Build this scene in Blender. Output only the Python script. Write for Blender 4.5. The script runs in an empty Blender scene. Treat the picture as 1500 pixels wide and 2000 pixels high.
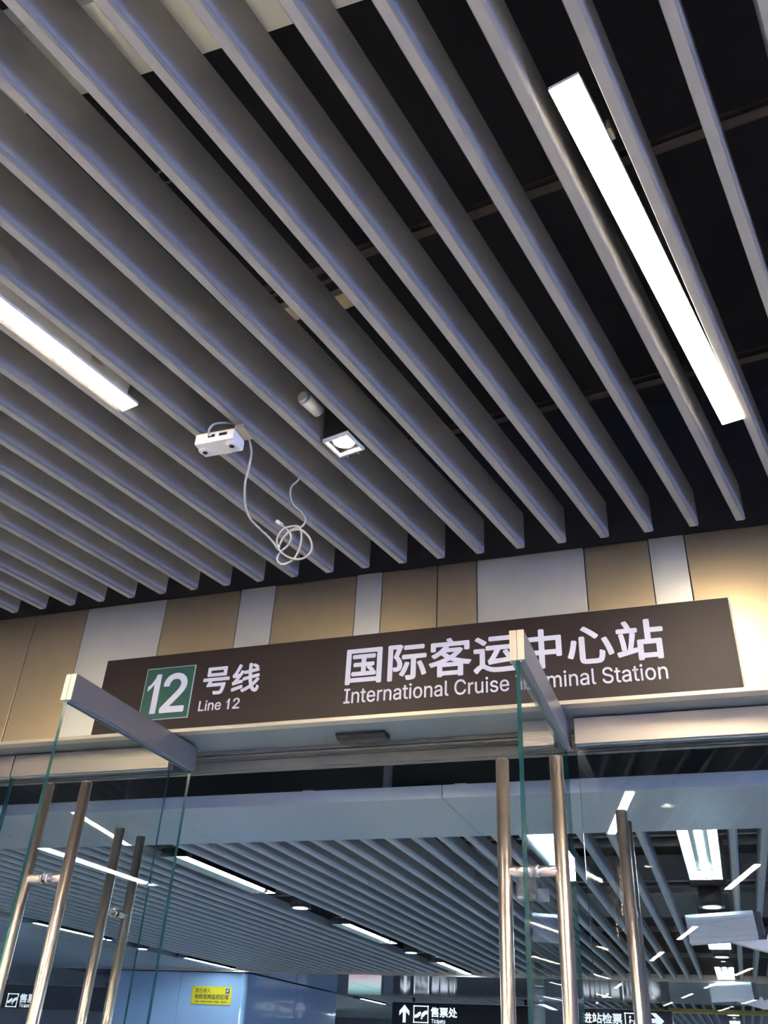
import bpy, bmesh, math, random
from mathutils import Vector, Matrix

random.seed(7)
SC = bpy.context.scene
COL = SC.collection
CZ = 1.62                      # eye height of the photographer; the code below measures heights from there

# ------------------------------------------------------------------ camera
F_PX = 1708.59068
RX, ROLL, RZ, SKEW = 2.13647879, 0.05637501, 0.36509954, 0.22085
ROT = Matrix.Rotation(RZ, 3, 'Z') @ Matrix.Rotation(RX, 3, 'X') @ Matrix.Rotation(ROLL, 3, 'Z')
cam_d = bpy.data.cameras.new('camera')
cam_d.sensor_fit = 'VERTICAL'
cam_d.sensor_height = 36.0
cam_d.sensor_width = 27.0
cam_d.lens = F_PX / 2000 * 36.0
cam_d.clip_start = 0.02
cam = bpy.data.objects.new('camera', cam_d)
COL.objects.link(cam)
cam.matrix_world = Matrix.Translation((0, 0, CZ)) @ ROT.to_4x4()
SC.camera = cam

# ------------------------------------------------------------------ world and exposure
world = bpy.data.worlds.new('world')
SC.world = world
world.use_nodes = True
bg = world.node_tree.nodes['Background']
bg.inputs[0].default_value = (0.32, 0.45, 1.0, 1)
bg.inputs[1].default_value = 1.15
SC.view_settings.view_transform = 'Standard'
SC.view_settings.look = 'None'
SC.view_settings.gamma = 1.0
SC.view_settings.use_curve_mapping = False
SC.view_settings.exposure = 3.12
SC.cycles.use_adaptive_sampling = True
SC.cycles.adaptive_threshold = 0.03
SC.cycles.use_light_tree = False
SC.cycles.max_bounces = 4
SC.cycles.diffuse_bounces = 3
SC.cycles.glossy_bounces = 4
SC.cycles.transparent_max_bounces = 12
SC.cycles.caustics_reflective = False
SC.cycles.caustics_refractive = False
EXT_LIGHT = 16.0
TUBE_LIGHT = 12.0

# ------------------------------------------------------------------ helpers
def ray(px, py):
    return ROT @ Vector(((px - 750) / F_PX, -(py - 1000) / F_PX, -1))
def at_y(px, py, y):
    d = ray(px, py); return d * (y / d.y)
def at_z(px, py, z):
    d = ray(px, py); return d * (z / d.z)
U = Vector((math.sin(SKEW), math.cos(SKEW), 0))       # along the outside slats
W = Vector((math.cos(SKEW), -math.sin(SKEW), 0))      # across them

def mat(name, color, rough=0.5, metal=0.0, emit=None, emit_s=0.0, noise=0.0, nscale=40.0, bump=0.0, stretch=None, coat=0.0, spec=0.5):
    m = bpy.data.materials.new(name); m.use_nodes = True
    nt = m.node_tree; b = nt.nodes['Principled BSDF']
    b.inputs['Base Color'].default_value = (*color, 1)
    b.inputs['Roughness'].default_value = rough
    b.inputs['Metallic'].default_value = metal
    b.inputs['Specular IOR Level'].default_value = spec
    b.inputs['Coat Weight'].default_value = coat
    b.inputs['Coat Roughness'].default_value = 0.05
    if emit:
        b.inputs['Emission Color'].default_value = (*emit, 1)
        b.inputs['Emission Strength'].default_value = emit_s
    if noise or bump:
        tc = nt.nodes.new('ShaderNodeTexCoord'); mp = nt.nodes.new('ShaderNodeMapping')
        if stretch: mp.inputs['Scale'].default_value = stretch
        n = nt.nodes.new('ShaderNodeTexNoise'); n.inputs['Scale'].default_value = nscale; n.inputs['Detail'].default_value = 4
        nt.links.new(tc.outputs['Object'], mp.inputs[0]); nt.links.new(mp.outputs[0], n.inputs['Vector'])
        if noise:
            r = nt.nodes.new('ShaderNodeMix'); r.data_type = 'RGBA'
            r.inputs[6].default_value = (*[c * (1 - noise) for c in color], 1)
            r.inputs[7].default_value = (*[min(1, c * (1 + noise)) for c in color], 1)
            nt.links.new(n.outputs[0], r.inputs[0]); nt.links.new(r.outputs[2], b.inputs['Base Color'])
        if bump:
            bp = nt.nodes.new('ShaderNodeBump'); bp.inputs['Strength'].default_value = bump; bp.inputs['Distance'].default_value = 0.01
            nt.links.new(n.outputs[0], bp.inputs['Height']); nt.links.new(bp.outputs[0], b.inputs['Normal'])
    return m

def glass_mat(name, tint, edge=False):
    m = bpy.data.materials.new(name); m.use_nodes = True
    nt = m.node_tree; nt.nodes.clear()
    out = nt.nodes.new('ShaderNodeOutputMaterial')
    tr = nt.nodes.new('ShaderNodeBsdfTransparent'); tr.inputs[0].default_value = (*tint, 1)
    gl = nt.nodes.new('ShaderNodeBsdfGlossy'); gl.inputs['Roughness'].default_value = 0.0 if not edge else 0.15
    lw = nt.nodes.new('ShaderNodeLayerWeight'); lw.inputs[0].default_value = 0.5
    p = nt.nodes.new('ShaderNodeMath'); p.operation = 'POWER'; p.inputs[1].default_value = 5
    ma = nt.nodes.new('ShaderNodeMath'); ma.operation = 'MULTIPLY_ADD'; ma.inputs[1].default_value = 0.9; ma.inputs[2].default_value = 0.045
    nt.links.new(lw.outputs['Facing'], p.inputs[0]); nt.links.new(p.outputs[0], ma.inputs[0])
    mx = nt.nodes.new('ShaderNodeMixShader')
    nt.links.new(ma.outputs[0], mx.inputs[0]); nt.links.new(tr.outputs[0], mx.inputs[1]); nt.links.new(gl.outputs[0], mx.inputs[2])
    if edge:
        df = nt.nodes.new('ShaderNodeBsdfTranslucent'); df.inputs[0].default_value = (0.03, 0.14, 0.145, 1)
        d2 = nt.nodes.new('ShaderNodeBsdfDiffuse'); d2.inputs[0].default_value = (0.03, 0.13, 0.14, 1)
        a = nt.nodes.new('ShaderNodeMixShader'); a.inputs[0].default_value = 0.5
        nt.links.new(df.outputs[0], a.inputs[1]); nt.links.new(d2.outputs[0], a.inputs[2])
        m2 = nt.nodes.new('ShaderNodeMixShader'); m2.inputs[0].default_value = 0.65
        nt.links.new(mx.outputs[0], m2.inputs[1]); nt.links.new(a.outputs[0], m2.inputs[2])
        nt.links.new(m2.outputs[0], out.inputs[0])
    else:
        nt.links.new(mx.outputs[0], out.inputs[0])
    return m

M = dict(
    slat=mat('slat_grey_paint', (0.33, 0.325, 0.32), 0.5, 0.0, noise=0.06, nscale=18, stretch=(1, 1, 1)),
    plenum=mat('plenum_black', (0.012, 0.012, 0.016), 0.9),
    carrier=mat('carrier_steel', (0.10, 0.085, 0.075), 0.6, 0.3, noise=0.3),
    duct=mat('duct_white', (0.88, 0.88, 0.80), 0.7, noise=0.08, nscale=6),
    board=mat('bracket_board', (0.66, 0.54, 0.38), 0.7, noise=0.35, nscale=30),
    floor=mat('floor_granite', (0.80, 0.79, 0.78), 0.3, noise=0.18, nscale=60),
    hfloor=mat('hall_floor_terrazzo', (0.76, 0.77, 0.77), 0.22, noise=0.12, nscale=80),
    gold=mat('champagne_panel', (0.62, 0.50, 0.32), 0.38, 0.9, noise=0.05, nscale=12, bump=0.02),
    silver=mat('silver_panel', (0.86, 0.86, 0.80), 0.38, 0.85, noise=0.04, nscale=12, bump=0.02),
    steel=mat('brushed_steel', (0.40, 0.37, 0.34), 0.42, 0.9, noise=0.06, nscale=30, stretch=(1, 1, 30)),
    rail=mat('rail_aluminium', (0.40, 0.385, 0.375), 0.38, 0.85, noise=0.05, nscale=90),
    bar=mat('handle_stainless', (0.72, 0.63, 0.58), 0.30, 1.0, noise=0.05, nscale=20, stretch=(8, 8, 0.4)),
    trim=mat('trim_pale', (0.58, 0.53, 0.43), 0.4, 0.5),
    soffit=mat('soffit_aluminium', (0.22, 0.27, 0.31), 0.38, 0.25, noise=0.05, nscale=5),
    transom=mat('transom_aluminium', (0.20, 0.205, 0.195), 0.45, 0.6, noise=0.2, nscale=9),
    beam=mat('beam_panel_grey', (0.36, 0.44, 0.52), 0.35, 0.35),
    seal=mat('dark_plastic', (0.018, 0.02, 0.022), 0.4),
    sign=mat('sign_brown', (0.021, 0.0105, 0.0088), 0.5, noise=0.08, nscale=7),
    signedge=mat('sign_tape_cream', (0.75, 0.66, 0.45), 0.6),
    white=mat('lettering_white', (0.66, 0.66, 0.72), 0.5),
    green=mat('badge_green', (0.013, 0.085, 0.058), 0.4),
    outline=mat('badge_outline', (0.45, 0.55, 0.52), 0.5),
    plastic=mat('white_plastic', (0.66, 0.66, 0.67), 0.42),
    greyplastic=mat('grey_plastic', (0.5, 0.52, 0.5), 0.5),
    cable=mat('cable_grey', (0.34, 0.33, 0.31), 0.6, noise=0.12, nscale=60),
    tanplate=mat('bracket_tan', (0.52, 0.42, 0.29), 0.45, 0.4),
    hallslat=mat('hall_slat_grey', (0.37, 0.42, 0.47), 0.34, 0.2),
    reflector=mat('fixture_reflector', (0.42, 0.47, 0.49), 0.15, 1.0),
    kiosk=mat('kiosk_panel_blue', (0.34, 0.50, 0.72), 0.16, coat=0.6),
    gloss=mat('gloss_soffit_panel', (0.30, 0.35, 0.44), 0.10, 0.45),
    hallwall=mat('hall_wall_panel', (0.48, 0.52, 0.58), 0.35),
    black=mat('sign_black', (0.008, 0.009, 0.012), 0.3),
    lit=mat('lit_lettering', (0.9, 0.95, 1.0), 0.5, emit=(0.85, 0.93, 1.0), emit_s=0.11),
    yellow=mat('notice_yellow', (0.78, 0.62, 0.03), 0.45),
    yellowbeam=mat('beam_yellow', (0.55, 0.42, 0.06), 0.5),
    ink=mat('notice_ink', (0.05, 0.05, 0.03), 0.6),
    inkblue=mat('notice_blue', (0.02, 0.08, 0.30), 0.5),
    cctv=mat('camera_shell', (0.40, 0.45, 0.49), 0.32, 0.25),
    cctvdark=mat('camera_end_dark', (0.03, 0.035, 0.04), 0.4),
    pipe=mat('pipe_grey', (0.20, 0.21, 0.22), 0.5, 0.4),
    ducthall=mat('hall_duct_grey', (0.22, 0.24, 0.27), 0.6, 0.2),
    column=mat('column_white', (0.68, 0.74, 0.78), 0.2, coat=0.4),
    colgreen=mat('column_green', (0.03, 0.26, 0.18), 0.3),
    warm=mat('warm_diffuser', (0.9, 0.85, 0.75), 0.5, emit=(1.0, 0.84, 0.60), emit_s=EXT_LIGHT),
    spot=mat('downlight_lens', (0.9, 0.9, 0.85), 0.5, emit=(1.0, 0.93, 0.74), emit_s=7.0),
    tube=mat('fluorescent_tube', (0.9, 0.95, 1.0), 0.5, emit=(0.72, 0.92, 1.0), emit_s=TUBE_LIGHT),
    halldown=mat('hall_downlight_lens', (0.9, 0.95, 1.0), 0.4, emit=(0.9, 0.97, 1.0), emit_s=0.25),
    led=mat('status_led', (0.1, 0.9, 0.3), 0.4, emit=(0.1, 1.0, 0.3), emit_s=0.4),
    redad=mat('screen_red', (0.9, 0.1, 0.2), 0.5, emit=(1.0, 0.18, 0.30), emit_s=0.16),
    cyanad=mat('screen_cyan', (0.2, 0.9, 0.8), 0.5, emit=(0.30, 0.95, 0.85), emit_s=0.16),
    whitead=mat('screen_white', (0.9, 0.95, 1.0), 0.5, emit=(0.85, 0.93, 1.0), emit_s=0.11),
)
for k in ('lit', 'led', 'halldown', 'redad', 'cyanad', 'whitead'): M[k].cycles.emission_sampling = 'NONE'
for k in ('warm', 'spot', 'tube'): M[k].cycles.emission_sampling = 'FRONT'
M['glass'] = glass_mat('clear_glass', (0.965, 0.985, 0.98))
M['glassedge'] = glass_mat('glass_edge_teal', (0.25, 0.6, 0.58), True)

WLOC = {}
def wl(o): return WLOC.get(o.name, Vector((0, 0, 0))) if o else Vector((0, 0, 0))

def empty(name, loc):
    o = bpy.data.objects.new(name, None); COL.objects.link(o)
    o.location = loc; o.empty_display_size = 0.1
    WLOC[o.name] = Vector(loc); return o

def tag(o, label=None, cat=None, group=None, kind=None):
    if label: o['label'] = label
    if cat: o['category'] = cat
    if group: o['group'] = group
    if kind: o['kind'] = kind
    return o

def link_mesh(name, me, loc, parent):
    o = bpy.data.objects.new(name, me); COL.objects.link(o)
    o.parent = parent
    o.location = Vector(loc) - wl(parent)
    WLOC[o.name] = Vector(loc)
    return o

class MB:
    def __init__(s): s.bm = bmesh.new()
    def box(s, x0, x1, y0, y1, z0, z1, mi=0, bev=0.0):
        t = bmesh.new(); bmesh.ops.create_cube(t, size=1)
        for v in t.verts:
            v.co = Vector(((x0 + x1) / 2 + v.co.x * (x1 - x0), (y0 + y1) / 2 + v.co.y * (y1 - y0), (z0 + z1) / 2 + v.co.z * (z1 - z0)))
        if bev: bmesh.ops.bevel(t, geom=t.edges[:], offset=bev, segments=2, affect='EDGES', profile=0.7)
        s.merge(t, mi); return s
    def obox(s, c, a, b, n, la, lb, ln, mi=0, bev=0.0):
        t = bmesh.new(); bmesh.ops.create_cube(t, size=1)
        if bev:
            for v in t.verts: v.co = Vector((v.co.x * la, v.co.y * lb, v.co.z * ln))
            bmesh.ops.bevel(t, geom=t.edges[:], offset=bev, segments=2, affect='EDGES', profile=0.7)
            for v in t.verts: v.co = Vector(c) + a * v.co.x + b * v.co.y + n * v.co.z
        else:
            for v in t.verts: v.co = Vector(c) + a * (v.co.x * la) + b * (v.co.y * lb) + n * (v.co.z * ln)
        s.merge(t, mi); return s
    def merge(s, t, mi=0):
        me = bpy.data.meshes.new('tmp')
        for f in t.faces: f.material_index = mi
        bmesh.ops.recalc_face_normals(t, faces=t.faces[:])
        t.to_mesh(me); t.free(); s.bm.from_mesh(me); bpy.data.meshes.remove(me)
    def cyl(s, p0, p1, r0, r1=None, n=24, mi=0, cap=True):
        p0, p1 = Vector(p0), Vector(p1); r1 = r0 if r1 is None else r1
        d = (p1 - p0); L = d.length; t = bmesh.new()
        bmesh.ops.create_cone(t, cap_ends=cap, segments=n, radius1=r0, radius2=r1, depth=L)
        q = Vector((0, 0, 1)).rotation_difference(d.normalized())
        for v in t.verts: v.co = q @ v.co + (p0 + p1) / 2
        for f in t.faces: f.smooth = len(f.verts) == 4
        s.merge_s(t, mi); return s
    def merge_s(s, t, mi):
        me = bpy.data.meshes.new('tmp')
        for f in t.faces: f.material_index = mi
        t.to_mesh(me); t.free(); s.bm.from_mesh(me); bpy.data.meshes.remove(me)
    def prism(s, prof, axis_o, a, b, ext, mi=0):
        """closed profile (list of (u,v)) in the plane a,b at axis_o, extruded by the vector ext"""
        vs0 = [s.bm.verts.new(Vector(axis_o) + a * u + b * v) for u, v in prof]
        vs1 = [s.bm.verts.new(Vector(axis_o) + a * u + b * v + ext) for u, v in prof]
        fs = [s.bm.faces.new(vs0), s.bm.faces.new(vs1[::-1])]
        n = len(prof)
        for i in range(n): fs.append(s.bm.faces.new((vs0[i], vs1[i], vs1[(i + 1) % n], vs0[(i + 1) % n])))
        for f in fs: f.material_index = mi
        bmesh.ops.recalc_face_normals(s.bm, faces=fs); return s
    def tube(s, pts, r, n=8, mi=0, sub=6):
        P = [Vector(p) for p in pts]
        # Catmull-Rom resampling
        Q = []
        for i in range(len(P) - 1):
            a = P[max(0, i - 1)]; b = P[i]; c = P[i + 1]; d = P[min(len(P) - 1, i + 2)]
            for k in range(sub):
                t = k / sub
                Q.append(0.5 * ((2 * b) + (c - a) * t + (2 * a - 5 * b + 4 * c - d) * t * t + (3 * b - a - 3 * c + d) * t ** 3))
        Q.append(P[-1])
        rings = []; nrm = None
        for i, q in enumerate(Q):
            tg = (Q[min(i + 1, len(Q) - 1)] - Q[max(i - 1, 0)]).normalized()
            if nrm is None: nrm = tg.orthogonal().normalized()
            nrm = (nrm - tg * nrm.dot(tg)).normalized(); bn = tg.cross(nrm)
            rings.append([s.bm.verts.new(q + (nrm * math.cos(2 * math.pi * k / n) + bn * math.sin(2 * math.pi * k / n)) * r) for k in range(n)])
        for i in range(len(rings) - 1):
            for k in range(n):
                f = s.bm.faces.new((rings[i][k], rings[i][(k + 1) % n], rings[i + 1][(k + 1) % n], rings[i + 1][k])); f.smooth = True; f.material_index = mi
        f = s.bm.faces.new(rings[0][::-1]); f.material_index = mi
        f = s.bm.faces.new(rings[-1]); f.material_index = mi
        return s
    def sphere(s, c, r, mi=0, sc=(1, 1, 1)):
        t = bmesh.new(); bmesh.ops.create_uvsphere(t, u_segments=20, v_segments=12, radius=r)
        for v in t.verts: v.co = Vector((v.co.x * sc[0], v.co.y * sc[1], v.co.z * sc[2])) + Vector(c)
        for f in t.faces: f.smooth = True
        s.merge_s(t, mi); return s
    def build(s, name, mats, parent=None):
        if not isinstance(mats, (list, tuple)): mats = [mats]
        me = bpy.data.meshes.new(name)
        lo = Vector((1e9,) * 3); hi = Vector((-1e9,) * 3)
        for v in s.bm.verts:
            for i in range(3): lo[i] = min(lo[i], v.co[i]); hi[i] = max(hi[i], v.co[i])
        c = (lo + hi) / 2
        if parent is None: c.z = lo.z
        for v in s.bm.verts: v.co -= c
        s.bm.to_mesh(me); s.bm.free()
        for m in mats: me.materials.append(m if not isinstance(m, str) else M[m])
        return link_mesh(name, me, c, parent)

X3, Y3, Z3 = Vector((1, 0, 0)), Vector((0, 1, 0)), Vector((0, 0, 1))

def sans():
    import os
    if 'f' not in FONT:
        FONT['f'] = None
        try: FONT['f'] = bpy.data.fonts.load(os.path.join(bpy.utils.system_resource('DATAFILES', path='fonts'), 'Inter.woff2'))
        except Exception: pass
    return FONT['f']
FONT = {}
def text(name, s, m, parent, x0, x1, z0, z1, y, weight=0.0, depth=0.0015, space=1.0, inter=True):
    """lettering fitted to the rectangle x0..x1, z0..z1 on the plane y, facing -y; weight thickens the strokes"""
    cu = bpy.data.curves.new('t', 'FONT'); cu.body = s; cu.size = 1.0; cu.space_character = space
    if inter and s.isascii() and sans(): cu.font = sans()
    cu.extrude = 0.0; cu.resolution_u = 4
    o = bpy.data.objects.new('t', cu); COL.objects.link(o)
    dg = bpy.context.evaluated_depsgraph_get()
    me = bpy.data.meshes.new_from_object(o.evaluated_get(dg))
    bpy.data.objects.remove(o); bpy.data.curves.remove(cu)
    xs = [v.co.x for v in me.vertices]; ys = [v.co.y for v in me.vertices]
    ax, bx, ay, by = min(xs) - weight, max(xs) + weight, min(ys) - weight, max(ys) + weight
    b = MB()
    n = 8 if weight else 1
    for k in range(n):
        bm = bmesh.new(); bm.from_mesh(me)
        ox, oy = (weight * math.cos(k * math.pi / 4), weight * math.sin(k * math.pi / 4)) if weight else (0, 0)
        r = bmesh.ops.extrude_face_region(bm, geom=bm.faces[:])
        for v in [g for g in r['geom'] if isinstance(g, bmesh.types.BMVert)]: v.co.z += 1.0
        for v in bm.verts:
            u = x0 + (v.co.x + ox - ax) / (bx - ax) * (x1 - x0); w = z0 + (v.co.y + oy - ay) / (by - ay) * (z1 - z0)
            v.co = Vector((u, y - v.co.z * (depth + 0.00004 * k), w))
        b.merge(bm)
    bpy.data.meshes.remove(me)
    return b.build(name, m, parent)

# ------------------------------------------------------------------ the setting: floor, walls, ceilings
FZ = -CZ
tag(MB().box(-14, 11, -23, 3.0, FZ - 0.05, FZ).build('floor', 'floor'), 'pale granite floor of the outer passage', 'floor', kind='structure')
tag(MB().box(-14, 7, 3.0, 27, FZ - 0.05, FZ).build('floor_hall', 'hfloor'), 'pale terrazzo floor of the station hall', 'floor', kind='structure')
tag(MB().box(-14, 11, -23.1, -23, FZ, 2.4).build('wall_back', 'hallwall'), 'plain wall at the far end of the outer passage', 'wall', kind='structure')
tag(MB().box(-14.1, -14, -23, 2.9, FZ, 2.4).build('wall_side_blocker', 'hallwall'), 'plain unseen wall added to block world light from one side', 'wall', kind='structure')  # added out of view to keep the blue world light to the open side
tag(MB().box(-14.1, -14, 2.9, 27, FZ, 1.7).build('wall_left', 'hallwall'), 'plain panelled side wall of the hall', 'wall', kind='structure')
tag(MB().box(7, 7.1, 2.9, 27, FZ, 1.7).build('wall_right', 'hallwall'), 'plain panelled side wall of the hall opposite', 'wall', kind='structure')
tag(MB().box(-14, 7, 27, 27.1, FZ, 1.7).build('wall_far', 'hallwall'), 'plain wall at the far end of the hall', 'wall', kind='structure')

SLZ, SLH, SLW, TIPY = 1.62, 0.148, 0.030, 2.745
ceil = tag(MB().box(-14, 11, -23, 2.94, 2.30, 2.4).build('ceiling', 'plenum'), 'black void above the grey slatted ceiling of the outer passage', 'ceiling', kind='structure')
# one long slat; its front end is cut parallel to the wall
def slat_mesh(L):
    h = SLW / 2 / math.cos(SKEW); e = 0.007
    arc = [(h - e + e * math.sin(a), e - e * math.cos(a)) for a in [math.pi / 2 * k / 5 for k in range(6)]]
    b = MB()
    prof = [(-h, 0.002), (-h + 0.002, 0.0)] + arc + [(h, SLH), (-h, SLH)]
    b.prism(prof, Vector((0, 0, 0)), X3, Z3, U * -L / U.y)
    for f in b.bm.faces: f.smooth = len(f.verts) == 4 and 0.05 < abs(f.normal.z) < 0.9999
    me = bpy.data.meshes.new('slat'); b.bm.to_mesh(me); b.bm.free(); me.materials.append(M['slat']); return me
sm = slat_mesh(25.5)
for i in range(-46, 44):
    x = 0.243 - 0.1505 * i
    link_mesh('slat', sm, (x, TIPY, SLZ), ceil)
# carriers above the slats, running across
for (p, q) in (((0.35, 1.373), (-0.69, 1.50)), ((0.36, 2.208), (-0.81, 2.333))):
    a = Vector((*p, 0)) * (1.81 / 1.85); b_ = Vector((*q, 0)) * (1.81 / 1.85); d = (b_ - a).normalized()
    c = (a + b_) / 2 + Vector((0, 0, 1.825))
    b = MB(); n = Vector((-d.y, d.x, 0))
    b.obox(c, d, n, Z3, 9.0, 0.004, 0.024).obox(c + n * 0.012 - Z3 * 0.012, d, n, Z3, 9.0, 0.024, 0.003).obox(c + n * 0.012 + Z3 * 0.012, d, n, Z3, 9.0, 0.024, 0.003)
    b.build('carrier_rail', 'carrier', ceil)
for y in (-0.2, -3.0, -6.0):
    MB().box(-6, 6, y, y + 0.04, 1.80, 1.84).build('carrier_rail', 'carrier', ceil)

# front wall: backing, panels, soffit, transom
YF = 2.885
wall = MB()
wall.box(-8, 8, 2.90, 3.19, 1.075, 2.40)
wf = tag(wall.build('wall_front', 'plenum'), 'dark backing wall above the glass doors carrying the metal panels', 'wall', kind='structure')
PB, PT = 1.078, 1.672
px_ = [-4.6, -3.9, -3.3, -2.77, -2.489, -2.085, -1.725, -1.563, -1.203, -1.093, -0.865, -0.708, -0.301, -0.069, 0.056, 0.95, 1.6]
pm_ = ['gold', 'silver', 'gold', 'gold', 'silver', 'gold', 'silver', 'gold', 'silver', 'gold', 'gold', 'silver', 'gold', 'silver', 'gold', 'silver']
for a, b_, m in zip(px_[:-1], px_[1:], pm_):
    pr = random.uniform(0, 0.002)
    MB().box(a + 0.0015, b_ - 0.0015, YF - pr, 2.902, PB, PT + random.uniform(-0.002, 0.002), bev=0.0025).build('panel', m, wf)
tag(MB().box(-4.6, 1.6, 2.855, 2.90, 1.060, 1.0745, bev=0.002).build('trim_1', 'trim'), 'pale metal strip running along under the brown sign', 'trim', kind='structure')
so = tag(MB().box(-8, 8, 2.866, 3.19, 1.0605, 1.076).build('trim_2', 'soffit'), 'grey blue metal soffit above the door opening', 'soffit', kind='structure')
t = MB()
t.box(-8, 8, 3.11, 3.19, 1.046, 1.0604, bev=0.002).box(-8, 8, 3.125, 3.19, 1.033, 1.046).cyl((-8, 3.118, 1.040), (8, 3.118, 1.040), 0.006, n=12)
t.box(-8, 8, 3.158, 3.19, 0.995, 1.033, bev=0.003).box(-8, 8, 3.166, 3.19, 0.990, 0.995)
tag(t.build('trim_3', 'transom'), 'worn grooved metal transom spanning the door opening', 'transom', kind='structure')

# the panelled beam inside the doors
bx_ = [-7.2, -5.9, -4.6, -3.45, -2.36, -1.0, 0.36, 1.7, 3.0]
beam = tag(empty('beam', (0, 3.45, 0.927)), 'blue grey panelled beam crossing just inside the doors', 'beam', kind='structure')
for a, b_ in zip(bx_[:-1], bx_[1:]):
    MB().box(a + 0.0012, b_ - 0.0012, 3.45, 4.12, 0.927, 0.980, bev=0.002).build('panel', 'beam', beam)
for x in (-1.62, -0.95):
    MB().box(x, x + 0.05, 3.452, 3.462, 0.980, 0.984).build('clip', 'rail', beam)
MB().box(-1.31, -1.275, 3.60, 3.62, 0.980, 1.60).build('hanger', 'ducthall', beam)
MB().box(-2.62, -2.60, 3.60, 3.62, 0.980, 1.60).build('hanger', 'pipe', beam)

# hall ceiling
hc = tag(MB().box(-14, 7, 3.19, 27, 1.60, 1.70).build('ceiling_hall', 'plenum'), 'black void above the blue grey slatted hall ceiling', 'ceiling', kind='structure')
def hall_slat_mesh(L, cut):
    w, h = 0.021, 0.075
    prof = [(-w, h), (-w, 0.018), (-w * 0.80, 0.006), (-w * 0.4, 0.0), (w * 0.4, 0.0), (w * 0.80, 0.006), (w, 0.018), (w, h)]
    b = MB()
    segs = [(0, cut), (cut + 0.004, L)] if cut else [(0, L)]
    for s0, s1 in segs: b.prism(prof, Vector((0, s0, 0)), X3, Z3, Vector((0, s1 - s0, 0)))
    me = bpy.data.meshes.new('slat'); b.bm.to_mesh(me); b.bm.free(); me.materials.append(M['hallslat']); return me
ROWS = (-0.06, -3.03, -6.2)
hs1, hs2 = hall_slat_mesh(7.65, 1.75), hall_slat_mesh(8.0, 0)
for i in range(95):
    x = -11.0 + 0.1405 * i
    if any(abs(x - r) < 0.125 for r in ROWS): continue
    link_mesh('slat', hs1, (x, 3.93, 1.0), hc)
    if x > -9.3: link_mesh('slat', hs2, (x, 15.05, 1.0), hc)
for y in (4.9, 6.6, 8.4, 10.2):
    MB().box(-11, 3, y, y + 0.035, 1.085, 1.12).build('carrier_rail', 'pipe', hc)
for r in ROWS:
    for (y0, y1) in ((4.0, 11.58), (15.05, 23.0)):
        MB().box(r - 0.115, r + 0.115, y0, y1, 1.125, 1.135).build('slot_plate', 'plenum', hc)
# glossy lowered soffit at the end of the slats
gs = tag(empty('ceiling_soffit', (0, 11.6, 0.985)), 'glossy blue grey ceiling panels between the two slatted ceilings', 'ceiling', kind='structure')
for x in range(-9, 4):
    for (y0, y1) in ((11.6, 13.3), (13.3, 15.03)):
        MB().box(x + 0.003, x + 0.997, y0 + 0.003, y1 - 0.003, 0.985, 1.03).build('panel', 'gloss', gs)
MB().box(-9, 4, 11.575, 11.603, 0.978, 1.05).build('edge_strip', 'trim', gs)
tag(MB().box(-1.7, 0.75, 16.2, 16.55, 0.955, 1.0).build('trim_4', 'yellowbeam'), 'dull yellow cross member below the far slats', 'beam', kind='structure')

# ------------------------------------------------------------------ glass doors
RB, RT = 0.963, 1.0526          # door top rail, bottom and top
DB = FZ + 0.015
BARTOP, BARBOT = 0.722, -1.05
def pane(parent, x0, x1, y0, y1, axis):
    b = MB(); b.box(x0, x1, y0, y1, DB + 0.09, RB + 0.02)
    for f in b.bm.faces:
        n = f.normal
        f.material_index = 0 if abs(n.x if axis == 'x' else n.y) > 0.5 else 1
    return b.build('glass_pane', ['glass', 'glassedge'], parent)

def bars(parent, cx, cy, nrm, off):
    """a pair of upright pull bars on both faces of a leaf; nrm = direction across the leaf"""
    for s in (-1, 1):
        p = Vector((cx, cy, 0)) + nrm * (s * off)
        bar = MB().cyl(p + Z3 * BARBOT, p + Z3 * BARTOP, 0.0178, n=32).cyl(p + Z3 * BARTOP, p + Z3 * (BARTOP + 0.002), 0.0178, 0.0155, n=32).build('pull_bar', 'bar', parent)
        for z in (BARTOP - 0.285, BARBOT + 0.285):
            g = Vector((cx, cy, z))
            st = MB().cyl(g + nrm * (s * 0.006), p + Z3 * z, 0.0125, n=20).cyl(g + nrm * (s * 0.006), g + nrm * (s * 0.014), 0.0150, n=20).build('standoff', 'bar', bar)

def rail(parent, x0, x1, y0, y1, zb, zt, axis):
    b = MB()
    if axis == 'x':      # leaf lies in a plane of constant x
        m = (x0 + x1) / 2
        b.box(x0, m - 0.0008, y0, y1, zb, zt, bev=0.0015).box(m + 0.0008, x1, y0, y1, zb, zt, bev=0.0015)
    else:
        m = (y0 + y1) / 2
        b.box(x0, x1, y0, m - 0.0008, zb, zt, bev=0.0015).box(x0, x1, m + 0.0008, y1, zb, zt, bev=0.0015)
    return b

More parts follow.
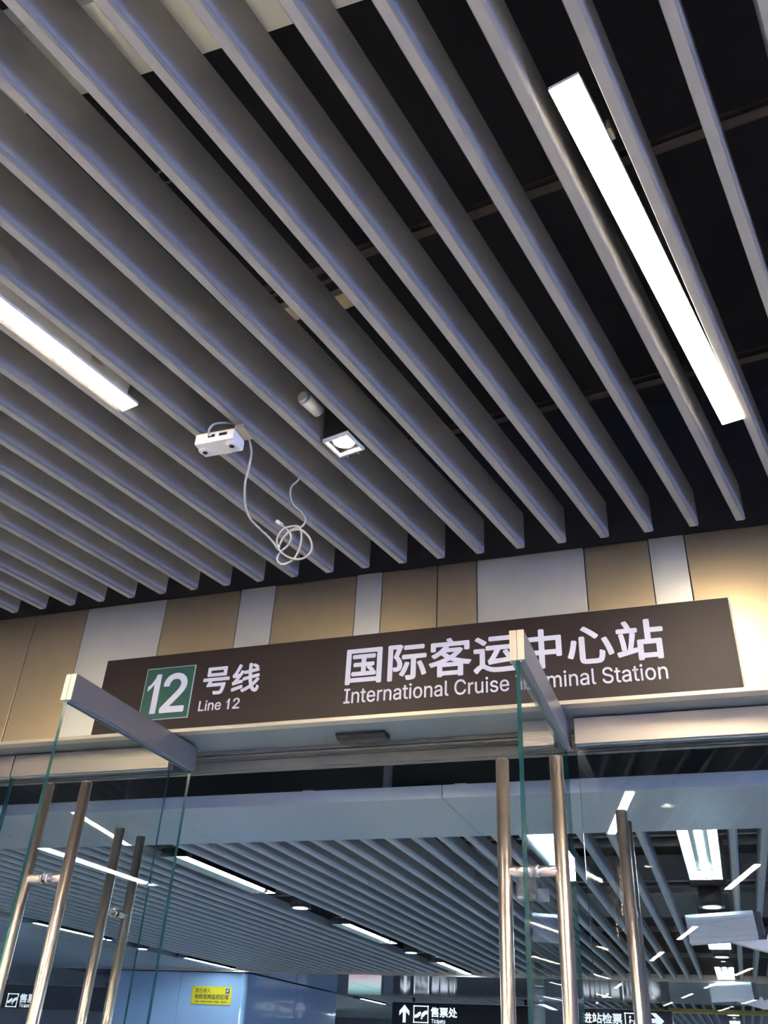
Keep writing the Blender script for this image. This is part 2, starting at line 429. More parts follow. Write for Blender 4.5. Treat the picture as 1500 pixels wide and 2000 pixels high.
def open_door(name, label, xc):
    y0, y1 = 2.228, 3.035
    d = tag(empty(name, (xc, (y0 + y1) / 2, FZ)), label, 'door', kind='structure')
    rail(d, xc - 0.0205, xc + 0.0205, y0, y1, RB, RT, 'x').build('top_rail', 'rail', d)
    rail(d, xc - 0.0205, xc + 0.0205, y0, y1, DB, DB + 0.10, 'x').build('bottom_rail', 'rail', d)
    MB().box(xc - 0.0205, xc - 0.0012, y0 - 0.002, y0, RB, RT, bev=0.0008).box(xc + 0.0004, xc + 0.0205, y0 - 0.002, y0, RB, RT, bev=0.0008).build('end_cap', 'trim', d)
    MB().box(xc - 0.011, xc - 0.0062, y0 + 0.004, y1 - 0.004, RB - 0.004, RB).box(xc + 0.0062, xc + 0.011, y0 + 0.004, y1 - 0.004, RB - 0.004, RB).build('gasket', 'soffit', d)
    pane(d, xc - 0.006, xc + 0.006, y0 + 0.003, y1 - 0.003, 'x')
    bars(d, xc, 2.335, X3, 0.073)
    return d
open_door('door_1', 'frameless glass door leaf standing open below the green line badge', -1.924)
open_door('door_2', 'frameless glass door leaf standing open in front of the station name', -0.435)

def closed_door(name, label, x0, x1, hx):
    yc = 2.996
    d = tag(empty(name, ((x0 + x1) / 2, yc, FZ)), label, 'door', kind='structure')
    rail(d, x0, x1, yc - 0.0205, yc + 0.0205, RB, RT, 'y').build('top_rail', 'steel', d)
    rail(d, x0, x1, yc - 0.0205, yc + 0.0205, DB, DB + 0.10, 'y').build('bottom_rail', 'steel', d)
    MB().box(x0 + 0.004, x1 - 0.004, yc - 0.011, yc - 0.0062, RB - 0.005, RB).box(x0 + 0.004, x1 - 0.004, yc + 0.0062, yc + 0.011, RB - 0.005, RB).build('gasket', 'soffit', d)
    pane(d, x0 + 0.003, x1 - 0.003, yc - 0.006, yc + 0.006, 'y')
    if hx is not None: bars(d, hx, yc, Y3, 0.073)
    return d
closed_door('door_3', 'closed glass door leaf behind the open leaf below the green badge', -2.757, -1.992, -2.118)
closed_door('door_4', 'closed glass door leaf with pull bars beside the open leaf in the station name', -0.393, 0.46, -0.258)
closed_door('door_5', 'closed glass leaf at the edge of the picture past the joint in the steel rail', -3.55, -2.763, None)

# ------------------------------------------------------------------ station sign
YS = 2.868
SX0, SX1, SZ0, SZ1 = -0.8049 * YS, 0.0574 * YS, 0.3752 * YS, 0.4880 * YS
sg = tag(empty('station_sign', ((SX0 + SX1) / 2, YS, SZ0)), 'long dark brown station name board with white lettering and green line badge', 'sign')
MB().box(SX0, SX1, YS, YS + 0.016, SZ0, SZ1, bev=0.001).build('board', 'sign', sg)
MB().box(SX1, SX1 + 0.007, YS + 0.003, YS + 0.016, SZ0, SZ1 + 0.004).box(SX1 - 0.5, SX1, YS + 0.003, YS + 0.016, SZ1, SZ1 + 0.003).build('edge_tape', 'signedge', sg)
MB().box(-1.262, -1.2605, YS - 0.0006, YS, SZ0, SZ1).build('board_seam', 'seal', sg)
bd = MB().box(-2.096, -1.870, YS - 0.003, YS, 1.121, 1.341).build('line_badge', 'outline', sg)
MB().box(-2.0925, -1.8735, YS - 0.0045, YS - 0.003, 1.1245, 1.3375).build('badge_face', 'green', bd)
def one(name, parent, x0, x1, z0, z1, y):
    w, h = x1 - x0, z1 - z0
    pp = [(0.52, 0), (1, 0), (1, 1), (0.62, 1), (0.50, 0.88), (0.25, 0.76), (0.0, 0.70), (0.0, 0.585), (0.28, 0.66), (0.52, 0.75)]
    return MB().prism([(x0 + w * u, z0 + h * v) for u, v in pp], Vector((0, y - 0.0015, 0)), X3, Z3, Vector((0, 0.0015, 0))).build(name, 'white', parent)
one('badge_number', bd, -2.076, -2.021, 1.146, 1.312, YS - 0.0045)
text('badge_number', '2', 'white', bd, -2.004, -1.893, 1.146, 1.312, YS - 0.0045, weight=0.014)
text('lettering', '号', 'white', sg, -1.826, -1.708, 1.207, 1.323, YS, weight=0.022)
text('lettering', '线', 'white', sg, -1.696, -1.574, 1.205, 1.326, YS, weight=0.022)
text('lettering', 'Line', 'white', sg, -1.828, -1.729, 1.1425, 1.1855, YS, weight=0.008)
one('lettering', sg, -1.707, -1.6925, 1.1425, 1.1855, YS)
text('lettering', '2', 'white', sg, -1.678, -1.648, 1.1425, 1.1855, YS, weight=0.008)
text('lettering', '国际客运中心站', 'white', sg, -1.214, -0.058, 1.199, 1.350, YS, weight=0.022, space=1.03)
text('lettering', 'International Cruise Terminal Station', 'white', sg, -1.214, -0.060, 1.127, 1.186, YS, weight=0.005)

# dark motion sensor under the soffit
sn = tag(empty('door_sensor', (-1.20, 3.05, 1.0605)), 'small black bar sensor fixed under the soffit below the station name', 'sensor')
x0, x1 = -0.426 * 3.02, -0.361 * 3.02
MB().prism([(2.985, 1.0603), (2.985, 1.050), (3.005, 1.0395), (3.045, 1.0395), (3.05, 1.0603)], Vector((x0, 0, 0)), Y3, Z3, Vector((x1 - x0, 0, 0))).build('housing', 'seal', sn)
MB().box(x0 + 0.01, x1 - 0.01, 3.010, 3.040, 1.0385, 1.0395).build('lens_strip', 'black', sn)
# ------------------------------------------------------------------ lights of the outer passage
def snap(p):
    p = Vector(p); xt = p.x + (TIPY - p.y) * math.tan(SKEW)
    k = math.floor((xt - 0.243) / 0.1505) + 0.5
    p.x += 0.243 + 0.1505 * k - xt
    return p
def linear_light(c, label, group='warm linear lights between the outer slats', L=1.206, U=U, W=W):
    """warm strip light hung between two slats; c = middle of its underside"""
    c = Vector(c)
    o = tag(empty('linear_light', c), label, 'light', group)
    MB().obox(c + Z3 * 0.032, U, W, Z3, L - 0.08, 0.050, 0.055, bev=0.002).build('housing', 'plastic', o)
    MB().obox(c + Z3 * 0.006, U, W, Z3, L, 0.062, 0.009).build('tray', 'plastic', o)
    MB().obox(c + Z3 * 0.001, U, W, Z3, L - 0.001, 0.061, 0.001).build('diffuser', 'warm', o)
    for s in (-0.36, 0.36):
        MB().obox(c + U * (L * s) + W * 0.0335 + Z3 * 0.04, U, W, Z3, 0.03, 0.008, 0.03).build('clip', 'trim', o)
    return o
cR = (at_z(1071, 182, 1.618) + at_z(1131, 142, 1.618) + at_z(1410, 832, 1.618) + at_z(1455, 815, 1.618)) / 4
UR = (at_z(1410, 832, 1.618) + at_z(1455, 815, 1.618) - at_z(1071, 182, 1.618) - at_z(1131, 142, 1.618)).normalized()
linear_light(cR, U=UR, W=Vector((UR.y, -UR.x, 0)), label='bright warm linear ceiling light above the station end of the sign')
eL = (at_z(262, 795, 1.618) + at_z(234, 810, 1.618)) / 2
linear_light(snap(eL - U * 0.603) * 0.5 + (eL - U * 0.603) * 0.5 - U * 0.008, 'bright warm linear ceiling light cut by the picture edge near the white counter')
RB_LABEL = 'warm linear light of the outer passage, seen only mirrored in the glass'
pts = [Vector((-0.60, -0.66, 1.618)), Vector((0.25, -3.1, 1.618))]
for p in pts: linear_light(snap(p), RB_LABEL, 'mirrored linear lights of the outer passage')
for p in ((-2.35, -1.05), (-3.3, 0.75), (-1.35, -3.3), (-3.0, -3.9), (-4.9, -0.6), (-4.6, -3.0)):  # added lamps, out of view, to lift floor bounce, fascia and slat undersides
    linear_light(snap((*p, 1.618)), 'added warm linear light above the viewer, unseen, brightening the floor and slats', 'added fill lights above the viewer')
for i in range(-2, 6):
    for j in range(0, 6):
        p = Vector((-0.60, -0.66, 1.618)) + W * (1.514 * i) - U * (5.0 + 2.6 * j + (0.9 if i % 2 else 0))
        if p.y < -20.5 or p.x < -9 or p.x > 8: continue
        linear_light(snap(p), RB_LABEL, 'mirrored linear lights of the outer passage')

def square_downlight(c, label, group='square downlights between the outer slats', lens=True):
    c = Vector(c)
    o = tag(empty('square_downlight', c), label, 'light', group)
    for s in (-1, 1):
        MB().obox(c + U * (0.0435 * s) + Z3 * 0.004, U, W, Z3, 0.007, 0.094, 0.012).build('frame_bar', 'plastic', o)
        MB().obox(c + W * (0.0435 * s) + Z3 * 0.004, U, W, Z3, 0.080, 0.007, 0.012).build('frame_bar', 'plastic', o)
    h = MB()
    for s in (-1, 1):
        h.obox(c + U * (0.044 * s) + Z3 * 0.075, U, W, Z3, 0.003, 0.090, 0.13).obox(c + W * (0.044 * s) + Z3 * 0.075, U, W, Z3, 0.085, 0.003, 0.13)
    h.obox(c + Z3 * 0.139, U, W, Z3, 0.09, 0.09, 0.003)
    h.build('housing', 'seal', o)
    MB().cyl(c + Z3 * 0.018, c + Z3 * 0.05, 0.036, 0.03, n=32).build('lamp_body', 'greyplastic', o)
    MB().cyl(c + Z3 * 0.015, c + Z3 * 0.018, 0.034, n=32).build('lens', 'spot', o)
    for a in (-0.02, 0.02):
        MB().obox(c + U * 0.052 + W * a + Z3 * 0.0, U, W, Z3, 0.012, 0.004, 0.006).build('spring_clip', 'bar', o)
    return o
cd = (at_z(623, 866, 1.618) + at_z(704, 877, 1.618)) / 2
square_downlight(snap(cd), 'small square downlight with glowing round lens among the slats')
square_downlight(snap((-0.30, -0.45, 1.618)), 'square downlight of the outer passage seen only mirrored in the glass', 'mirrored downlights of the outer passage')
square_downlight(snap((-0.5, -2.5, 1.618)), 'square downlight of the outer passage seen only mirrored in the glass', 'mirrored downlights of the outer passage')

# small white driver box next to the downlight
wb = (at_z(592, 782, 1.66) + at_z(625, 800, 1.66)) / 2
db = tag(empty('driver_box', wb), 'small white cylinder tucked between slats above the square downlight', 'lamp driver')
MB().cyl(wb - U * 0.036, wb + U * 0.036, 0.021, 0.019, n=20).build('shell', 'plastic', db)
MB().cyl(wb - U * 0.048, wb - U * 0.036, 0.017, 0.0215, n=20).build('cap', 'cctv', db)

# ------------------------------------------------------------------ people counter with its cables
zc = 1.535
nl, nr = at_z(379, 869, zc), at_z(455, 855, zc)
ax = (nr - nl); Ld = ax.length; ax.normalize(); ay = Vector((-ax.y, ax.x, 0))
fl = at_z(400, 894, zc)
Wd = abs((fl - nl).dot(ay))
cc = nl + ax * (Ld / 2) + ay * (Wd / 2)
pc = tag(empty('people_counter', cc), 'white twin lens people counter hung under the slats', 'sensor')
MB().obox(cc + Z3 * 0.0175, ax, ay, Z3, Ld, Wd, 0.035, bev=0.005).build('body', 'plastic', pc)
for s in (-1, 1):
    q = cc + ax * (s * Ld * 0.36) + ay * (0.004 * -s)
    MB().cyl(q - Z3 * 0.003, q, 0.019, 0.021, n=28).cyl(q - Z3 * 0.006, q - Z3 * 0.003, 0.013, 0.015, n=28).build('lens_ring', 'plastic', pc)
    MB().cyl(q - Z3 * 0.0075, q - Z3 * 0.006, 0.0075, n=20).build('lens', 'black', pc)
for s, w_ in ((0.22, 0.026), (-0.12, 0.012), (-0.03, 0.010)):
    MB().obox(cc + ax * (Ld * s) - ay * (Wd / 2) + Z3 * 0.022, ax, ay, Z3, w_, 0.003, 0.009).build('port', 'black', pc)
MB().obox(cc + ax * (-Ld * 0.10) - ay * (Wd / 2 + 0.0005) + Z3 * 0.024, ax, ay, Z3, 0.005, 0.003, 0.003).build('status_light', 'led', pc)
MB().obox(cc - ax * (Ld * 0.33) - ay * (Wd / 2) + Z3 * 0.02, ax, ay, Z3, 0.026, 0.002, 0.012).build('rating_plate', 'greyplastic', pc)
for s in (0.05, 0.11, 0.17):
    MB().obox(cc + ax * (Ld * s) + ay * (Wd / 2) + Z3 * 0.004, ax, ay, Z3, 0.006, 0.004, 0.006).build('screw_boss', 'plastic', pc)
mb = MB().obox(cc + Z3 * 0.038 + ax * 0.012, ax, ay, Z3, Ld + 0.03, Wd * 0.9, 0.004, bev=0.001)
mb.obox(cc + Z3 * 0.061 + ax * (Ld * 0.40) + ay * 0.01, ax, ay, Z3, 0.03, 0.004, 0.046)
mb.build('mounting_plate', 'tanplate', pc)
port = cc + ax * (-Ld * 0.14) - ay * (Wd / 2 + 0.002) + Z3 * 0.022
hang = at_z(583, 937, 1.60)
def hp(px, py): return at_y(px, py, hang.y)          # points in the upright plane where the coil hangs
def mixy(px, py, y): return at_y(px, py, y)
y0 = port.y
cab = MB()
cab.tube([port, mixy(409, 838, y0 - 0.012), mixy(420, 828, y0 + 0.0), mixy(440, 826, y0 + 0.03), mixy(470, 832, y0 + 0.06), mixy(483, 850, y0 + 0.075),
          mixy(491, 880, y0 + 0.085), mixy(487, 910, y0 + 0.10), mixy(479, 945, y0 + 0.13), mixy(480, 990, y0 + 0.18), mixy(492, 1017, y0 + 0.22), mixy(515, 1040, y0 + 0.27), mixy(532, 1057, y0 + 0.31), hp(542, 1072)], 0.0036, n=8)
tag(cab.build('counter_cable', 'cable'), 'grey cable looping from the white counter down to the dangling coil', 'cable')
cl = MB()
loop = [hp(542, 1074), hp(552, 1050), hp(570, 1037), hp(590, 1037), hp(605, 1052), hp(608, 1072), hp(597, 1089), hp(580, 1093), hp(560, 1086), hp(545, 1073), hp(542, 1055), hp(552, 1035), hp(568, 1027), hp(585, 1030), hp(590, 1050), hp(583, 1075), hp(570, 1093), hp(552, 1103), hp(542, 1094), hp(547, 1078), hp(562, 1064), hp(570, 1052), hp(566, 1040), hp(556, 1030), hp(544, 1021)]
loop = [Vector(p) + Y3 * (0.004 * math.sin(i * 1.7)) for i, p in enumerate(loop)]
co = tag(empty('cable_coil', hang), 'loose coil of grey cable dangling from the slats before the sign', 'cable')
cl.tube(loop, 0.0034, n=8); cl.build('coil', 'cable', co)
MB().tube([hang + Z3 * 0.03, hang, hp(570, 950), hp(567, 965), hp(573, 985), hp(588, 1000), hp(597, 1015), hp(590, 1028), hp(575, 1032), hp(560, 1040)], 0.0030, n=8).build('drop_cable', 'cable', co)
MB().cyl(hp(541, 1018), hp(550, 1025), 0.0065, n=14).build('plug', 'greyplastic', co)
for p in ((519, 1043), (544, 1068)):
    q = hp(*p)
    MB().cyl(q - X3 * 0.003 - Z3 * 0.002, q + X3 * 0.003 + Z3 * 0.002, 0.006, n=12).build('cable_tie', 'plastic', co)

# ------------------------------------------------------------------ things in the void above the outer slats
tag(MB().box(-5, 1.2, 0.668, 0.832, 1.795, 1.92).build('air_duct', 'duct'), 'off white duct crossing above the slats', 'duct')
for (p, lab) in (((572, 606), 'small tan block above the slats beside its twin nearer the white counter'), ((658, 588), 'small tan block above the slats beside its twin nearer the warm light')):
    c = at_z(*p, 1.83)
    o = tag(empty('hanger_block', c), lab, 'bracket', 'tan blocks above the slats')
    MB().obox(c, U, W, Z3, 0.055, 0.10, 0.03, bev=0.002).build('block', 'board', o)
    MB().obox(c - U * 0.07 + Z3 * 0.01, U, W, Z3, 0.012, 0.12, 0.012).build('strap', 'carrier', o)
rc = at_z(322, 345, 1.80)
r = MB(); r.tube([rc + X3 * (0.017 * math.cos(a)) + Y3 * (0.017 * math.sin(a)) for a in [k * math.pi / 6 for k in range(12)]], 0.003, n=6)
tag(r.build('hanger_ring', 'pipe'), 'small metal ring hanging above a slat', 'ring')

# ------------------------------------------------------------------ hall lights
def hall_fixture(x, y, label, group):
    L = 1.24; z = 1.0
    o = tag(empty('fluorescent_light', (x, y + L / 2, z)), label, 'light', group)
    if not FX:
        b = MB(); prof = [(-0.092, 0.0), (-0.088, 0.0), (-0.045, 0.052), (0.045, 0.052), (0.088, 0.0), (0.092, 0.0), (0.05, 0.058), (-0.05, 0.058)]
        b.prism(prof, Vector((0, 0, 0)), X3, Z3, Vector((0, L, 0)))
        b.box(-0.088, 0.088, 0, 0.003, 0.0, 0.05).box(-0.088, 0.088, L - 0.003, L, 0.0, 0.05)
        t = MB().cyl((0, 0.03, 0.022), (0, L - 0.03, 0.022), 0.0165, n=10)
        e = MB().cyl((0, 0.003, 0.022), (0, 0.03, 0.022), 0.0155, n=16).cyl((0, L - 0.03, 0.022), (0, L - 0.003, 0.022), 0.0155, n=16)
        for k, bb, m in (('reflector', b, 'reflector'), ('tube', t, 'tube'), ('tube_cap', e, 'greyplastic')):
            me = bpy.data.meshes.new(k); bb.bm.to_mesh(me); bb.bm.free(); me.materials.append(M[m]); FX[k] = me
    for k in ('reflector', 'tube', 'tube_cap'):
        link_mesh(k, FX[k], (x, y, z), o)
    return o
FX = {}
rn = {0: 'the row above the cameras', 1: 'the middle row', 2: 'the row above the blue kiosk'}
onames = ['first', 'second', 'third', 'fourth', 'fifth', 'sixth']
ystarts = (4.75, 7.45, 10.27, 16.3, 19.0, 21.7)
for ri, r_ in enumerate(ROWS):
    for k, ys in enumerate(ystarts if ri else (4.42, 7.6, 10.25, 16.3, 19.0, 21.7)):
        hall_fixture(r_, ys, f'{onames[k]} fluorescent light from the doors in {rn[ri]}', 'fluorescent lights of the hall ceiling')
    for k, ys in enumerate((6.62, 9.40)):
        o = tag(empty('round_downlight', (r_, ys, 1.0)), f'round recessed downlight after the {onames[k]} fluorescent light in {rn[ri]}', 'light', 'round downlights of the hall ceiling')
        MB().cyl((r_, ys, 0.998), (r_, ys, 1.006), 0.085, 0.080, n=32).build('rim', 'reflector', o)
        MB().cyl((r_, ys, 0.9955), (r_, ys, 0.998), 0.058, n=32).build('lens', 'halldown', o)
        MB().cyl((r_, ys, 1.006), (r_, ys, 1.12), 0.078, n=24).build('can', 'seal', o)

# pipes and ducts in the hall void
def pipe(name, x0, x1, y, z, r, label): tag(MB().cyl((x0, y, z), (x1, y, z), r, n=14).build(name, 'pipe'), label, 'pipe')
pipe('pipe', -6, 3, 5.35, 1.22, 0.020, 'thin grey pipe crossing above the hall slats nearest the doors')
pipe('pipe', -6, 3, 6.05, 1.30, 0.030, 'grey pipe crossing above the hall slats second from the doors')
pipe('pipe', -6, 3, 7.3, 1.25, 0.025, 'grey pipe crossing above the hall slats third from the doors')
tag(MB().box(-1.35, 2.2, 7.7, 9.6, 1.36, 1.55).build('ventilation_duct', 'ducthall'), 'wide grey ventilation duct above the slats past the cameras', 'duct')
tag(MB().box(-2.0, -1.55, 5.6, 7.6, 1.36, 1.55).build('ventilation_duct', 'ducthall'), 'narrow grey ventilation duct running away above the slats', 'duct')

# ------------------------------------------------------------------ kiosk, column, signs in the hall
kx0, kx1, ky0, ky1 = -8.03, -6.04, 11.72, 14.9
kk = tag(empty('kiosk', ((kx0 + kx1) / 2, (ky0 + ky1) / 2, FZ)), 'glossy light blue kiosk wall below the hall ceiling', 'kiosk')
MB().box(kx0 + 0.02, kx1 - 0.02, ky0 + 0.02, ky1 - 0.02, FZ, 0.976).build('core', 'kiosk', kk)
for (a, b_) in ((kx0, kx0 + 0.995), (kx0 + 1.0, kx1 - 0.06)):
    MB().box(a, b_, ky0, ky0 + 0.02, FZ, 0.976, bev=0.003).build('panel', 'kiosk', kk)
for (a, b_) in ((ky0 + 0.06, ky0 + 1.6), (ky0 + 1.605, ky1)):
    MB().box(kx1 - 0.02, kx1, a, b_, FZ, 0.976, bev=0.003).build('panel', 'kiosk', kk)
MB().cyl((kx1 - 0.06, ky0 + 0.06, FZ), (kx1 - 0.06, ky0 + 0.06, 0.976), 0.06, n=24).build('corner_post', 'kiosk', kk)
# yellow notice
ny = ky0 - 0.012
pa, pb = at_y(377, 1924, ny), at_y(449, 1965, ny)
nz1, nz0 = at_y(413, 1926.5, ny).z, at_y(411, 1962, ny).z
no = tag(empty('notice_plate', ((pa.x + pb.x) / 2, ny, nz0)), 'yellow surveillance area notice plate on the blue kiosk', 'sign')
MB().box(pa.x, pb.x, ny, ny + 0.012, nz0, nz1, bev=0.002).build('plate', 'yellow', no)
w_, h_ = pb.x - pa.x, nz1 - nz0
text('lettering', '您已进入', 'ink', no, pa.x + 0.08 * w_, pa.x + 0.47 * w_, nz0 + 0.64 * h_, nz0 + 0.88 * h_, ny, weight=0.01)
text('lettering', '地铁视频监控区域', 'ink', no, pa.x + 0.08 * w_, pa.x + 0.94 * w_, nz0 + 0.29 * h_, nz0 + 0.57 * h_, ny, weight=0.015)
sp = MB()
for i in range(34):
    if i % 7 == 5: continue
    u = pa.x + (0.10 + 0.82 * i / 34) * w_
    sp.box(u, u + 0.016 * w_, ny - 0.001, ny, nz0 + 0.12 * h_, nz0 + (0.17 + 0.03 * (i * 7 % 3) / 2) * h_)
tag(sp.build('small_print', 'ink', no), kind='stuff')
em = MB().box(pa.x + 0.85 * w_, pa.x + 0.95 * w_, ny - 0.002, ny, nz0 + 0.62 * h_, nz0 + 0.90 * h_).build('emblem', 'inkblue', no)
MB().prism([(pa.x + 0.865 * w_, nz0 + 0.70 * h_), (pa.x + 0.90 * w_, nz0 + 0.70 * h_), (pa.x + 0.935 * w_, nz0 + 0.85 * h_), (pa.x + 0.90 * w_, nz0 + 0.85 * h_)], Vector((0, ny - 0.004, 0)), X3, Z3, Vector((0, 0.002, 0))).build('emblem_mark', 'white', em)

def arrow(name, parent, cx, cz, s, y, ang):
    pr = [(-0.10, -0.5), (0.10, -0.5), (0.10, 0.12), (0.34, -0.12), (0.34, 0.14), (0.0, 0.5), (-0.34, 0.14), (-0.34, -0.12), (-0.10, 0.12)]
    ca, sa = math.cos(ang), math.sin(ang)
    q = [(cx + s * (u * ca - v * sa), cz + s * (u * sa + v * ca)) for u, v in pr]
    return MB().prism(q, Vector((0, y - 0.004, 0)), X3, Z3, Vector((0, 0.004, 0))).build(name, 'lit', parent)

def icon_frame(parent, x0, x1, z0, z1, y, kind):
    t_ = 0.016
    b = MB().box(x0, x1, y - 0.004, y, z0, z0 + t_).box(x0, x1, y - 0.004, y, z1 - t_, z1).box(x0, x0 + t_, y - 0.004, y, z0, z1).box(x1 - t_, x1, y - 0.004, y, z0, z1)
    fr = b.build('pictogram_frame', 'lit', parent)
    w, h = x1 - x0, z1 - z0
    def poly(pp): MB().prism([(x0 + w * u, z0 + h * v) for u, v in pp], Vector((0, y - 0.004, 0)), X3, Z3, Vector((0, 0.004, 0))).build('pictogram_shape', 'lit', fr)
    if kind == 'hands':           # two hands passing a ticket
        poly([(0.08, 0.28), (0.30, 0.30), (0.48, 0.46), (0.52, 0.60), (0.44, 0.66), (0.30, 0.58), (0.24, 0.50), (0.08, 0.46)])
        poly([(0.92, 0.72), (0.74, 0.70), (0.58, 0.58), (0.50, 0.40), (0.56, 0.30), (0.70, 0.38), (0.78, 0.48), (0.92, 0.52)])
        poly([(0.48, 0.24), (0.58, 0.20), (0.62, 0.28), (0.52, 0.32)])
    else:                         # person at a gate
        poly([(0.30, 0.66), (0.40, 0.62), (0.48, 0.70), (0.44, 0.80), (0.34, 0.80)])
        poly([(0.28, 0.30), (0.42, 0.32), (0.46, 0.56), (0.34, 0.60)])
        poly([(0.46, 0.46), (0.66, 0.42), (0.66, 0.48), (0.46, 0.54)])
        poly([(0.60, 0.14), (0.86, 0.14), (0.86, 0.38), (0.60, 0.38)])
    return fr

def hanging_sign(x0, x1, y, z0, z1, label, poles):
    o = tag(empty('hanging_sign', ((x0 + x1) / 2, y, z0)), label, 'sign', 'black illuminated hanging signs')
    MB().box(x0, x1, y, y + 0.14, z0, z1, bev=0.006).build('box', 'black', o)
    MB().box(x0, x1, y - 0.006, y + 0.146, z1, z1 + 0.012).build('top_edge', 'trim', o)
    for px0 in poles:
        MB().cyl((px0, y + 0.07, z1), (px0, y + 0.07, 1.02), 0.022, n=14).build('pole', 'seal', o)
    return o
HY = 15.6
def sx(px, py=1975): return at_y(px, py, HY).x
def sz(px, py): return at_y(px, py, HY).z
s1 = hanging_sign(sx(766), sx(1034), HY, 0.52, sz(770, 1957), 'black hanging ticket office sign with an upward arrow', [sx(806, 1950), sx(1025, 1950)])
arrow('arrow', s1, sx(790), (sz(790, 1962) + sz(790, 1997)) / 2, sz(790, 1962) - sz(790, 1997), HY, 0)
icon_frame(s1, sx(807.5), sx(837), sz(822, 1998), sz(822, 1964), HY, 'hands')
text('lettering', '售票处', 'lit', s1, sx(841), sx(893), sz(866, 1987.5), sz(866, 1967.5), HY, weight=0.03)
text('lettering', 'Tickets', 'lit', s1, sx(842.5), sx(870), sz(856, 1999), sz(856, 1990.5), HY, weight=0.012)
s2 = hanging_sign(sx(1118), sx(1312), HY, 0.50, sz(1215, 1972), 'black hanging gate sign with an arrow pointing sideways', [sx(1128, 1960), sx(1300, 1960)])
text('lettering', '进站检票', 'lit', s2, sx(1136), sx(1214), sz(1175, 1999), sz(1175, 1978), HY, weight=0.03)
icon_frame(s2, sx(1219), sx(1246), sz(1232, 2008), sz(1232, 1978), HY, 'gate')
arrow('arrow', s2, sx(1275), sz(1275, 1994), 0.30, HY, -math.pi / 2)
HY = 14.6
s3 = hanging_sign(sx(-60, 1950), sx(240, 1950), HY, sz(240, 1977), sz(240, 1929), 'black hanging ticket sign seen through the closed leaf beside the kiosk', [sx(0, 1950), sx(200, 1950)])
icon_frame(s3, sx(13, 1955), sx(34, 1955), sz(24, 1967), sz(24, 1940), HY, 'hands')
text('lettering', '售票处', 'lit', s3, sx(38, 1950), sx(86, 1950), sz(60, 1959), sz(60, 1941), HY, weight=0.03)
text('lettering', 'Tickets', 'lit', s3, sx(38, 1960), sx(62, 1960), sz(50, 1967.5), sz(50, 1960), HY, weight=0.012)

# screens under the far ceiling, mirrored in the glossy panels
def screen(x0, x1, y, z0, z1, label, bands):
    o = tag(empty('advertising_screen', ((x0 + x1) / 2, y, z0)), label, 'screen')
    MB().box(x0 - 0.03, x1 + 0.03, y, y + 0.08, z0 - 0.03, z1 + 0.03, bev=0.004).build('case', 'black', o)
    MB().box((x0 + x1) / 2 - 0.04, (x0 + x1) / 2 + 0.04, y + 0.03, y + 0.07, FZ, z0 - 0.03).build('post', 'pipe', o)
    n = len(bands)
    for i, m in enumerate(bands):
        MB().box(x0, x1, y - 0.004, y, z0 + (z1 - z0) * i / n, z0 + (z1 - z0) * (i + 0.9) / n).build('picture_band', m, o)
screen(-7.85, -7.1, 20.0, 0.22, 0.58, 'red white and turquoise screen mirrored in the ceiling past the kiosk', ['redad', 'whitead', 'whitead', 'cyanad'])
screen(-2.75, -1.65, 20.0, 0.15, 0.45, 'red white and turquoise screen mirrored in the ceiling above the gate sign', ['redad', 'whitead', 'cyanad'])
screen(-6.0, -4.9, 20.0, 0.30, 0.50, 'pale screen mirrored in the ceiling above the ticket office sign', ['whitead', 'whitead'])

# column past the cameras (mirrored in the open door)
cx_, cy_ = 1.25, 10.0
cm = tag(empty('column', (cx_, cy_, FZ)), 'round white column with a green band, mirrored in the open door', 'column')
MB().cyl((cx_, cy_, FZ), (cx_, cy_, 0.74), 0.30, n=40).build('shaft', 'column', cm)
MB().cyl((cx_, cy_, 0.74), (cx_, cy_, 0.79), 0.31, n=40).build('ring', 'reflector', cm)
MB().cyl((cx_, cy_, 0.79), (cx_, cy_, 0.998), 0.30, n=40).build('green_band', 'colgreen', cm)

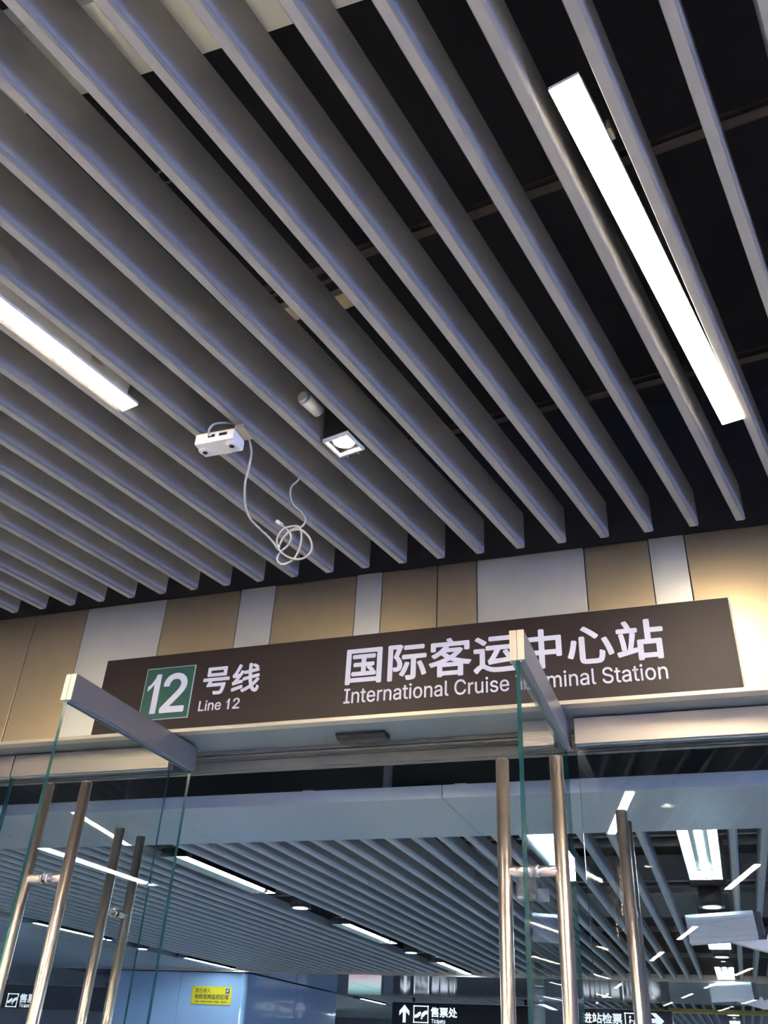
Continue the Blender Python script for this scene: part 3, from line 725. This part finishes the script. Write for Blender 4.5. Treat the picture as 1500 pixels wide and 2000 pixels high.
# ------------------------------------------------------------------ security cameras
def cctv(xc, y, zc, L, label, pole_x):
    o = tag(empty('security_camera', (xc, y, zc)), label, 'camera', 'box cameras on brackets in the hall')
    k = L / 0.285
    tilt = math.radians(4); A = Vector((math.cos(tilt), 0, math.sin(tilt))); N = Vector((-math.sin(tilt), 0, math.cos(tilt)))
    c = Vector((xc, y, zc))
    def P(a, b_, n): return c + A * (a * k) + Y3 * (b_ * k) + N * (n * k)
    # ribbed sun shield: extruded profile along A, ribs on the face towards the door
    prof = [(-0.060, -0.050), (-0.066, -0.046)]
    nr = 11
    for i in range(nr):
        z0_ = -0.040 + 0.080 * i / nr; z1_ = -0.040 + 0.080 * (i + 0.55) / nr
        e = 0.0035
        prof += [(-0.066, z0_), (-0.066 - e, z0_ + 0.001), (-0.066 - e, z1_), (-0.066, z1_ + 0.001)]
    prof += [(-0.066, 0.045), (-0.052, 0.060), (0.052, 0.060), (0.066, 0.045), (0.066, -0.046), (0.060, -0.050), (0.058, -0.044), (0.058, 0.042), (0.048, 0.053), (-0.048, 0.053), (-0.058, 0.042), (-0.058, -0.044)]
    MB().prism([(u * k, v * k) for u, v in prof], P(-0.150, 0, 0), Y3, N, A * (0.285 * k)).build('sun_shield', 'cctv', o)
    MB().obox(P(-0.01, 0, 0.0), A, Y3, N, 0.23 * k, 0.106 * k, 0.088 * k, bev=0.004).build('body', 'plastic', o)
    MB().obox(P(-0.128, 0, 0.0), A, Y3, N, 0.006 * k, 0.09 * k, 0.075 * k).build('front_window', 'cctvdark', o)
    MB().obox(P(0.150, 0, 0.004), A, Y3, N, 0.034 * k, 0.118 * k, 0.098 * k, bev=0.008 * k).build('end_cap', 'cctvdark', o)
    MB().obox(P(-0.01, -0.068, -0.052), A, Y3, N, 0.285 * k, 0.008 * k, 0.012 * k).build('lower_lip', 'cctv', o)
    MB().prism([(0.02 * k, -0.055 * k), (0.165 * k, -0.055 * k), (0.175 * k, -0.035 * k), (0.19 * k, -0.035 * k), (0.20 * k, -0.075 * k), (0.215 * k, -0.105 * k), (0.19 * k, -0.112 * k)], P(0, -0.028, 0), A, N, Y3 * (0.056 * k)).build('bracket_arm', 'plastic', o)
    q = P(0.225, 0, -0.085)
    MB().cyl(q - Y3 * 0.036 * k, q + Y3 * 0.036 * k, 0.034 * k, n=28).build('joint', 'plastic', o)
    MB().tube([q, q + X3 * 0.08 * k - Z3 * 0.01, Vector((pole_x, y, q.z + 0.03)), Vector((pole_x, y, q.z + 0.2)), Vector((pole_x, y, 1.06))], 0.017, n=12).build('pole', 'plastic', o)
    return o
cctv(-0.005, 4.5, 0.590, 0.285, 'pale ribbed box camera hung nearer the glass door', 0.46)
cctv(-0.01, 7.9, 0.600, 0.300, 'smaller pale box camera farther back below the first one', 0.72)

# white alarm sounder hanging from the slats behind the open leaf
wbp = at_y(1036, 1730, 5.3)
ws = tag(empty('alarm_sounder', (wbp.x, wbp.y, wbp.z - 0.07)), 'cream box hanging from the hall slats behind the open door', 'sounder')
MB().box(wbp.x - 0.075, wbp.x + 0.04, 5.26, 5.34, wbp.z - 0.075, wbp.z + 0.075, bev=0.012).build('housing', 'trim', ws)
MB().box(wbp.x - 0.03, wbp.x + 0.0, 5.29, 5.31, wbp.z + 0.07, 1.01).build('hanger', 'plastic', ws)
MB().box(wbp.x + 0.045, wbp.x + 0.11, 5.27, 5.275, wbp.z - 0.09, wbp.z - 0.02).build('tag_plate', 'plastic', ws)
MB().tube([(wbp.x + 0.03, 5.27, wbp.z + 0.02), (wbp.x + 0.06, 5.272, wbp.z + 0.01), (wbp.x + 0.075, 5.272, wbp.z - 0.03)], 0.004, n=8).build('cord', 'cable', ws)

# ------------------------------------------------------------------ heights above the floor instead of above the eye
for o in list(SC.objects):
    if o.parent is None and o.type != 'CAMERA':
        o.location.z += CZ
